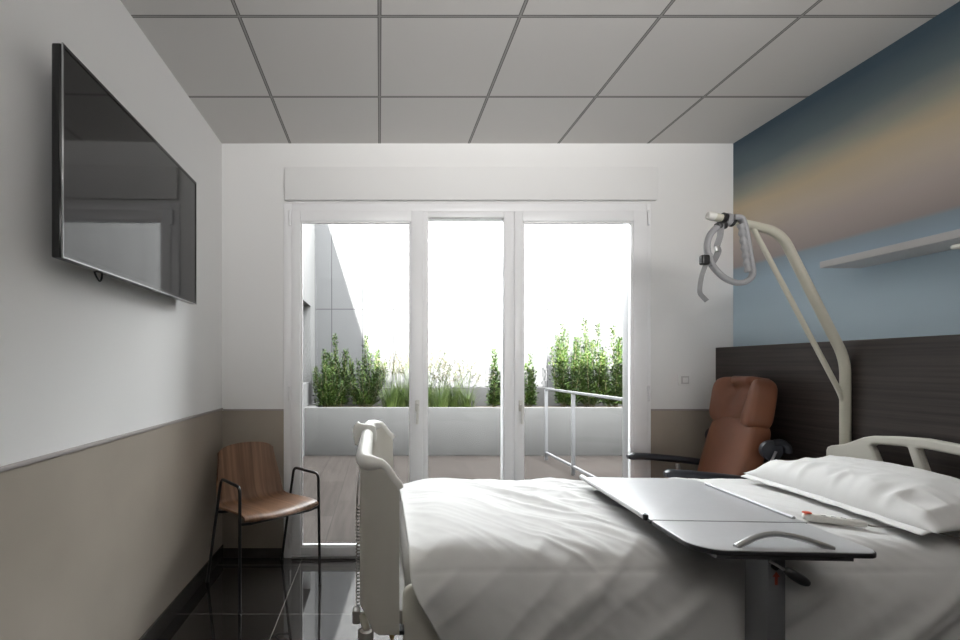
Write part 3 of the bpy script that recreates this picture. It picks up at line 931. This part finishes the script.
# ribbed hand side
rib = [gp(742 + 7.6 * t - 1.2, 224 + 48 * t, -.035) for t in [i / 24 for i in range(25)]]
obj('ribbed_grip', T(rib, [.0145 + .003 * math.sin(i * 1.7) for i in range(25)], 10), 'grip', gr)
def band(c0, c1, r, m, nm):
    return obj(nm, T([c0, c1], r, 18), m, gr)
ax = (Vector((1.922, PY, 1.926)) - Vector((1.585, PY, 2.005))).normalized()
base = Vector((1.565, PY, 2.0097)) - GO
def on(t): return base + ax * t
band(on(.075), on(.092), .0275, 'black_plastic', 'clamp_band')
band(on(.094), on(.118), .0300, 'grip', 'clamp_collar')
band(on(.120), on(.135), .0275, 'black_plastic', 'clamp_band')
obj('clamp_block', cushion(on(.068).x, -.006, on(.068).z - .040, .050, .040, .034, 4), 'black_plastic', gr, angle=60)
def ribbon(pts, w, t=.003, dir_=(1, -.6, 0)):
    bm = bmesh.new(); dv_ = Vector(dir_).normalized()
    pts = catmull(pts, 6); rows = []
    for i, p in enumerate(pts):
        tg = (pts[min(i + 1, len(pts) - 1)] - pts[max(i - 1, 0)]).normalized()
        side_ = (dv_ - tg * dv_.dot(tg)).normalized(); nn = tg.cross(side_)
        rows.append([bm.verts.new(p + side_ * a * w / 2 + nn * b * t / 2) for a, b in ((-1, -1), (1, -1), (1, 1), (-1, 1))])
    for A, Bq in zip(rows, rows[1:]):
        for k in range(4): bm.faces.new((A[k], A[(k + 1) % 4], Bq[(k + 1) % 4], Bq[k]))
    bm.faces.new(rows[0][::-1]); bm.faces.new(rows[-1])
    return bm
obj('strap', ribbon([gp(721, 224, -.02), gp(720, 236, -.02), gp(717, 246, -.02), gp(718, 252, -.025), gp(713, 262, -.03), gp(708, 266, -.035)], .026), 'strap', gr)
obj('strap_tail', ribbon([gp(706, 264, -.04), gp(702, 275, -.04), gp(700, 286, -.04), gp(700, 293, -.04), gp(703, 297, -.04), gp(707, 301, -.04)], .020), 'strap', gr)
bk_ = gp(704.5, 260, -.045)
obj('buckle', cushion(bk_.x, bk_.y, bk_.z, .036, .03, .046, 6), 'black_plastic', gr, angle=60)
b2 = gp(709, 258, -.04)
obj('slider', cushion(b2.x, b2.y, b2.z, .022, .026, .042, 6), 'grip', gr, angle=60)
b3 = gp(717, 249, -.03)
obj('strap_clip', cushion(b3.x, b3.y, b3.z, .018, .014, .03, 4), 'steel', gr, angle=60)

# ------------------------------------------------------------------ overbed table
tb = thing('overbed_table', 'grey overbed table on a single post swung across the bed', 'table', (1.09, 1.345, 0), R(-3))
TO = Vector(tb.location)
def tobj(name, bm, m, parent=None, **k):
    for v in bm.verts: v.co -= TO
    return obj(name, bm, m, parent or tb, **k)
TZ = .79
def slab(x0, x1, y0, y1, r, z0, z1, bev):
    return outline_bm([rrect(x0, x1, y0, y1, r, 8)], (z1 - z0) / 2, bev, 2, to=lambda c: Vector((c.x, c.y, (z0 + z1) / 2 + c.z)))
mp_ = tobj('tilting_panel', slab(.866, 1.346, 1.503, 2.085, (.004, .004, .085, .01), TZ - .012, TZ, .002), 'table_top', angle=30)
tobj('panel_edging', slab(.864, 1.348, 1.5015, 2.087, (.004, .004, .087, .012), TZ - .014, TZ - .0018, .002), 'table_edge', mp_)
bm = bmesh.new()
tube(bm, [(.861, 1.53, TZ + .002), (.861, 2.08, TZ + .002)], .0105, 12)
tobj('lip', bm, 'table_lip', mp_)
bm = bmesh.new(); box(bm, .853, .869, 1.522, 1.530, TZ - .010, TZ + .009, bev=.002)
tobj('lip_end', bm, 'table_edge', mp_)
bm = bmesh.new(); tube(bm, [(1.328, 1.53, TZ + .004), (1.328, 1.97, TZ + .004)], .006, 10)
tobj('lip', bm, 'table_top', mp_)
np_ = tobj('fixed_panel', slab(.866, 1.336, 1.256, 1.496, (.075, .035, .004, .004), TZ - .012, TZ, .002), 'table_top', angle=30)
tobj('panel_edging', slab(.864, 1.339, 1.253, 1.4975, (.077, .037, .004, .004), TZ - .015, TZ - .0018, .002), 'table_edge', np_)
arch = catmull([(.977, 1.278, TZ), (1.00, 1.285, TZ + .008), (1.05, 1.300, TZ + .022), (1.102, 1.307, TZ + .028), (1.155, 1.300, TZ + .022), (1.208, 1.285, TZ + .008), (1.231, 1.278, TZ)], 8)
tobj('push_handle', T(arch, .0085, 12, scale=(1, 1)), 'steel', np_)
bm = bmesh.new()
box(bm, .915, 1.270, 1.262, 1.282, TZ - .027, TZ - .0152, bev=.002)
box(bm, .915, .945, 1.282, 1.95, TZ - .027, TZ - .0152, bev=.002)
box(bm, 1.240, 1.270, 1.282, 1.95, TZ - .027, TZ - .0152, bev=.002)
box(bm, 1.03, 1.16, 1.28, 1.44, TZ - .030, TZ - .0155, bev=.003)
tobj('support_frame', bm, 'table_metal')
PX0, PX1, PYa, PYb = 1.068, 1.116, 1.288, 1.378
pm = tobj('post', B(PX0, PX1, PYa, PYb, .30, TZ - .028, bev=.004), 'table_metal')
tobj('post_sleeve', B(PX0 - .006, PX1 + .006, PYa - .006, PYb + .006, .08, .42, bev=.004), 'table_metal')
# red arrow on the post front
ay, az = PYa - .0008, .702
ar_ = [(-.0075, .004), (-.0028, .004), (-.0028, -.013), (.0028, -.013), (.0028, .004), (.0075, .004), (0, .015)]
acx = (PX0 + PX1) / 2 - .002
bm = bmesh.new(); vs = [bm.verts.new((acx + a * 1.3, ay, az + b * 1.3)) for a, b in ar_]
f = bm.faces.new(vs); ex = bmesh.ops.extrude_face_region(bm, geom=[f]); bmesh.ops.translate(bm, verts=[v for v in ex['geom'] if isinstance(v, bmesh.types.BMVert)], vec=(0, .0006, 0))
tobj('arrow_mark', bm, 'red', pm, smooth=False)
lev = tobj('height_lever', T([(1.070, 1.284, .752), (1.098, 1.264, .734)], .004, 8), 'steel', pm)
kp = catmull([(1.094, 1.266, .737), (1.108, 1.261, .729), (1.131, 1.256, .714), (1.148, 1.253, .705)], 6)
tobj('lever_knob', T(kp, [.006, .0075, .009, .0105, .0115, .012, .0125, .013, .0135, .0138, .0138, .0138, .0135, .013, .012, .011, .0095, .008, .004], 14), 'black_plastic', lev)
bm = bmesh.new(); lathe(bm, [(.008, -.004), (.008, .004), (.003, .008)], (1.083, 1.283, .736), axis='y', seg=14)
tobj('lever_hub', bm, 'black_plastic', lev)
bm = bmesh.new()
box(bm, .88, .93, 1.27, 1.98, .045, .075, bev=.006); box(bm, 1.25, 1.30, 1.27, 1.98, .045, .075, bev=.006)
box(bm, .93, 1.25, 1.30, 1.37, .045, .085, bev=.006)
tobj('base', bm, 'table_metal')
for x in (.905, 1.275):
    for y in (1.30, 1.95):
        bm = bmesh.new(); lathe(bm, [(.0, -.010), (.020, -.009), (.0225, 0), (.020, .009), (.0, .010)], (x, y, .0226), axis='y', seg=18)
        tobj('caster', bm, 'black_plastic')

# ------------------------------------------------------------------ terrace outside
FWY = 7.9
structure(obj('terrace_floor', B(-2.2, 6.2, YB + .02, FWY, -.12, -.012), 'planks', smooth=False), 'grey wood-look terrace floor')
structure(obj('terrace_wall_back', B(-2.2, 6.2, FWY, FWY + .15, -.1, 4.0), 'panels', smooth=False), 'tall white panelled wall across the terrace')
bm = bmesh.new()
TLX = -1.085
box(bm, TLX - .3, TLX, YB + .21, 6.42, -.1, 4.38)
box(bm, TLX - .3, TLX, 7.41, FWY, -.1, 4.38)
box(bm, TLX - .3, TLX, 6.42, 7.41, -.1, 1.03)
box(bm, TLX - .3, TLX, 6.42, 7.41, 2.23, 4.38)
box(bm, TLX - .3, TLX - .14, 6.42, 7.41, 1.03, 2.23)
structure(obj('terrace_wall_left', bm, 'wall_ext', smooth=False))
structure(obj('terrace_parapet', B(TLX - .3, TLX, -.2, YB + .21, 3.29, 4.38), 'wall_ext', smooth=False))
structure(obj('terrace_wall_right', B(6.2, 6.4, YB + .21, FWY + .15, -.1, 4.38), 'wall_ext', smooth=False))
structure(obj('roof_slab', B(-6, 9, YR - .3, 3.36, ZC + .12, 3.28), 'roof', smooth=False))
structure(obj('facade_wall_left', B(-6, XL - .125, 3.16, 3.355, -.1, ZC + .12), 'wall_ext', smooth=False))
structure(obj('facade_wall_right', B(XR + .125, 9, 3.16, 3.355, -.1, ZC + .12), 'wall_ext', smooth=False))
PF = 6.79; PT = .680
pla = structure(bpy.data.objects.new('planter_bed', None)); COL.objects.link(pla); pla.location = (2.5, PF, 0)
PO = Vector(pla.location)
def pobj(name, bm, m, **k):
    for v in bm.verts: v.co -= PO
    return obj(name, bm, m, pla, **k)
pobj('front_face', B(TLX + .001, 6.19, PF, PF + .13, -.01, PT, bev=.004), 'concrete')
pobj('end_ledge', B(TLX + .001, -.93, PF + .131, FWY - .001, -.01, PT, bev=.004), 'concrete')
pobj('back_curb', B(-.929, 6.19, FWY - .16, FWY - .001, -.01, .93, bev=.004), 'concrete_dark')
pobj('soil', B(-.929, 6.19, PF + .131, FWY - .161, -.01, PT - .06), 'soil')
bm = bmesh.new()
for px in (434.5, 497, 555, 610):
    lathe(bm, [(.012, -.003), (.012, 0.0005)], ((px - 379.5) * PF / FOC, PF, EYE - 68.5 * PF / FOC), axis='y', seg=12)
pobj('tie_hole', bm, 'concrete_dark')

# white railing
rl = thing('terrace_railing', 'thin white metal railing standing on the terrace', 'railing', (2.30, 5.2, -.012))
RO = Vector(rl.location)
def robj(name, bm, m, **k):
    for v in bm.verts: v.co -= RO
    return obj(name, bm, m, rl, **k)
robj('top_rail', B(2.285, 2.315, 3.8, 6.50, .955, .985, bev=.004), 'white_metal')
robj('bottom_rail', B(2.285, 2.315, 3.8, 6.50, .075, .105, bev=.004), 'white_metal')
for y in (6.485, 5.58, 3.815):
    robj('post', B(2.28, 2.32, y - .015, y + .015, -.012, .956, bev=.003), 'white_metal')

# ------------------------------------------------------------------ plants
SZ = PT - .058
def shrub(name, label, x, y, H, spread, n_st, seed, group='shrubs in the terrace planter'):
    rnd = random.Random(seed)
    root = thing(name, label, 'shrub', (x, y, SZ), 0, group)
    sb_ = bmesh.new(); lb = bmesh.new()
    for k in range(n_st):
        ang = rnd.uniform(0, 2 * math.pi); rr_ = spread * math.sqrt(rnd.random())
        h = H * (1 - .42 * (rr_ / spread) ** 1.6) * rnd.uniform(.72, 1.04)
        if k == 0: h = H; rr_ *= .3
        tip = Vector((rr_ * math.cos(ang), rr_ * math.sin(ang) * .75, h))
        b0 = Vector((tip.x * .25, tip.y * .25, 0))
        c = Vector((tip.x * .85, tip.y * .85, h * .45))
        pts = [b0 * (1 - t) ** 2 + c * 2 * t * (1 - t) + tip * t * t for t in [i / 6 for i in range(7)]]
        tube(sb_, pts, [.007 * (1 - .75 * i / 6) for i in range(7)], 5)
        nl = int(h * 300)
        for j in range(nl):
            t = .07 + .93 * (j + rnd.random()) / nl
            p = b0 * (1 - t) ** 2 + c * 2 * t * (1 - t) + tip * t * t
            a = j * 2.4 + rnd.uniform(-.5, .5)
            off = rnd.uniform(.006, .105) * (1.15 - .85 * t ** .8)
            el = rnd.uniform(.1, 1.2)
            d = Vector((math.cos(a) * math.cos(el), math.sin(a) * math.cos(el), math.sin(el)))
            p = p + Vector((d.x, d.y, d.z * .3)) * off
            L = rnd.uniform(.040, .066) * (1.1 - .35 * t); Wd = L * rnd.uniform(.42, .58)
            sd = d.cross(Vector((rnd.uniform(-1, 1), rnd.uniform(-1, 1), 1.2))).normalized()
            nn = d.cross(sd).normalized()
            v0 = lb.verts.new(p); v2 = lb.verts.new(p + d * L)
            v1 = lb.verts.new(p + d * L * .5 + sd * Wd / 2 + nn * .004); v3 = lb.verts.new(p + d * L * .5 - sd * Wd / 2 + nn * .004)
            lb.faces.new((v0, v1, v2)); lb.faces.new((v0, v2, v3))
    obj('stems', sb_, 'stem', root, smooth=False)
    me = bpy.data.meshes.new('foliage'); lb.to_mesh(me); lb.free(); me.materials.append(M['leaf'])
    link(bpy.data.objects.new('foliage', me), root)
    return root
def at(px, d): return (px - 379.5) * d / FOC
shrub('leafy_shrub', 'low spreading green shrub at the left end of the planter', at(328, 7.20), 7.20, .90, .27, 13, 11)
shrub('leafy_shrub', 'tall green shrub in front of the shaded wall', at(339, 7.35), 7.35, 1.16, .27, 13, 12)
shrub('leafy_shrub', 'bushy green shrub right beside the tall planter grass', at(366, 7.3), 7.30, 1.14, .33, 16, 13)
shrub('leafy_shrub', 'small upright shrub just left of the right window mullion', at(492, 7.3), 7.30, .93, .20, 8, 14)
shrub('leafy_shrub', 'small upright shrub just right of the right window mullion', at(530, 7.3), 7.30, .84, .17, 7, 15)
shrub('leafy_shrub', 'left one of the three tall shrubs behind the railing', at(566, 7.25), 7.25, 1.30, .30, 13, 16)
shrub('leafy_shrub', 'tallest shrub, middle of the three behind the railing', at(590, 7.35), 7.35, 1.42, .30, 14, 17)
shrub('leafy_shrub', 'right one of the three tall shrubs behind the railing', at(613, 7.25), 7.25, 1.28, .28, 13, 18)

def grass_clump(x, y, hb, hs, seed, n=170, ns=18):
    rnd = random.Random(seed)
    root = thing('ornamental_grass', 'wispy ornamental grass clump with pale seed heads in the planter', 'grass clump', (x, y, SZ), 0, 'ornamental grass clumps in the planter')
    bm = bmesh.new()
    for k in range(n):
        a = rnd.uniform(0, 2 * math.pi); r0 = rnd.uniform(0, .13); h = hb * rnd.uniform(.45, 1.0); lean = rnd.uniform(.03, .22)
        b0 = Vector((r0 * math.cos(a), r0 * math.sin(a), 0)); a2 = a + rnd.uniform(-.6, .6)
        dr = Vector((math.cos(a2), math.sin(a2), 0)); sd = Vector((-dr.y, dr.x, 0))
        prev = None; w0 = rnd.uniform(.004, .008)
        for i in range(5):
            t = i / 4
            p = b0 + dr * lean * t * t + Vector((0, 0, h * (t - .12 * t * t)))
            w = w0 * (1 - t * .92)
            cur = (bm.verts.new(p - sd * w), bm.verts.new(p + sd * w))
            if prev: bm.faces.new((prev[0], prev[1], cur[1], cur[0]))
            prev = cur
    me = bpy.data.meshes.new('blades'); bm.to_mesh(me); bm.free(); me.materials.append(M['grassblade']); link(bpy.data.objects.new('blades', me), root)
    bm = bmesh.new(); sbm = bmesh.new()
    for k in range(ns):
        a = rnd.uniform(0, 2 * math.pi); h = hs * rnd.uniform(.6, 1.0); lean = rnd.uniform(.05, .42)
        dr = Vector((math.cos(a), math.sin(a), 0))
        pts = [dr * (.05 + lean * t ** 2) + Vector((0, 0, h * (t - .06 * t * t))) for t in [i / 7 for i in range(8)]]
        tube(bm, pts, .0022, 4)
        for j in range(18):
            t = .80 + .2 * j / 17
            p = pts[0] * 0 + dr * (.05 + lean * t ** 2) + Vector((0, 0, h * (t - .06 * t * t)))
            d = Vector((rnd.uniform(-1, 1), rnd.uniform(-1, 1), rnd.uniform(-.1, 1))).normalized()
            p = p + d * rnd.uniform(0, .045) * (1.3 - t); L = rnd.uniform(.018, .042); sd = d.orthogonal().normalized() * L * .22
            v = [sbm.verts.new(q) for q in (p, p + d * L * .5 + sd, p + d * L, p + d * L * .5 - sd)]
            sbm.faces.new(v)
    me = bpy.data.meshes.new('stalks'); bm.to_mesh(me); bm.free(); me.materials.append(M['grassblade']); link(bpy.data.objects.new('stalks', me), root)
    me = bpy.data.meshes.new('seed_heads'); sbm.to_mesh(me); sbm.free(); me.materials.append(M['seed']); link(bpy.data.objects.new('seed_heads', me), root)['kind'] = 'stuff'
for i, (px, d, hb, hs) in enumerate([(390, 7.15, .50, 1.05), (402, 7.4, .55, 1.08), (414, 7.2, .52, 1.12), (427, 7.35, .50, 1.10), (440, 7.15, .46, .80), (453, 7.35, .48, .85), (466, 7.2, .40, .84)]):
    grass_clump(at(px, d), d, hb, hs, 40 + i)

# ------------------------------------------------------------------ light
sun = bpy.data.lights.new('sun', 'SUN'); sun.energy = 53.0; sun.angle = R(.6); sun.color = (1, .985, .96)
so = bpy.data.objects.new('sun', sun); COL.objects.link(so)
so.rotation_euler = Vector((.31, 1.94, -1.0)).to_track_quat('-Z', 'Y').to_euler()
w = bpy.data.worlds.new('sky'); S.world = w; w.use_nodes = True
bg = w.node_tree.nodes['Background']
bg.inputs['Color'].default_value = (.955, .975, 1.0, 1); bg.inputs['Strength'].default_value = 27.0
po = bpy.data.lights.new('window_portal', 'AREA'); po.shape = 'RECTANGLE'; po.size = WX1 - WX0; po.size_y = WZ1; po.cycles.is_portal = True
pp = bpy.data.objects.new('window_portal', po); COL.objects.link(pp)
pp.location = ((WX0 + WX1) / 2, YB + .2, WZ1 / 2); pp.rotation_euler = (R(-90), 0, 0)
# added fill behind the camera, no real fitting; aimed up to brighten the ceiling
rl_ = bpy.data.lights.new('ceiling_fill', 'AREA'); rl_.shape = 'RECTANGLE'; rl_.size = 2.2; rl_.size_y = .8; rl_.energy = 29; rl_.spread = R(54); rl_.color = (1, .985, .97)
ro = bpy.data.objects.new('ceiling_fill', rl_); COL.objects.link(ro); ro.location = (.55, -1.45, 1.75); ro.rotation_euler = (R(128), 0, 0)

# second invented fill source at the rear, throwing its beam at the window wall
rl2 = bpy.data.lights.new('window_wall_fill', 'AREA'); rl2.shape = 'RECTANGLE'; rl2.size = 1.9; rl2.size_y = .7; rl2.energy = 30; rl2.spread = R(70); rl2.color = (1, .985, .97)
ro2 = bpy.data.objects.new('window_wall_fill', rl2); COL.objects.link(ro2); ro2.location = (1.25, -1.6, 2.2); ro2.rotation_euler = (R(104), 0, R(9))

# ------------------------------------------------------------------ camera
cam = bpy.data.cameras.new('camera'); co = bpy.data.objects.new('camera', cam); COL.objects.link(co)
co.location = (0, 0, EYE); co.rotation_euler = (R(90), 0, 0)
cam.sensor_width = 36; cam.lens = FOC / 960 * 36
cam.shift_x = (480 - 379.5) / 960; cam.shift_y = (366 - 320) / 960
cam.clip_start = .02
S.camera = co
S.view_settings.view_transform = 'Standard'
S.view_settings.look = 'None'
S.view_settings.exposure = 0.0
S.cycles.max_bounces = 12; S.cycles.diffuse_bounces = 7; S.cycles.glossy_bounces = 4; S.cycles.transparent_max_bounces = 12
S.cycles.sample_clamp_indirect = 6.0
S.cycles.use_denoising = True
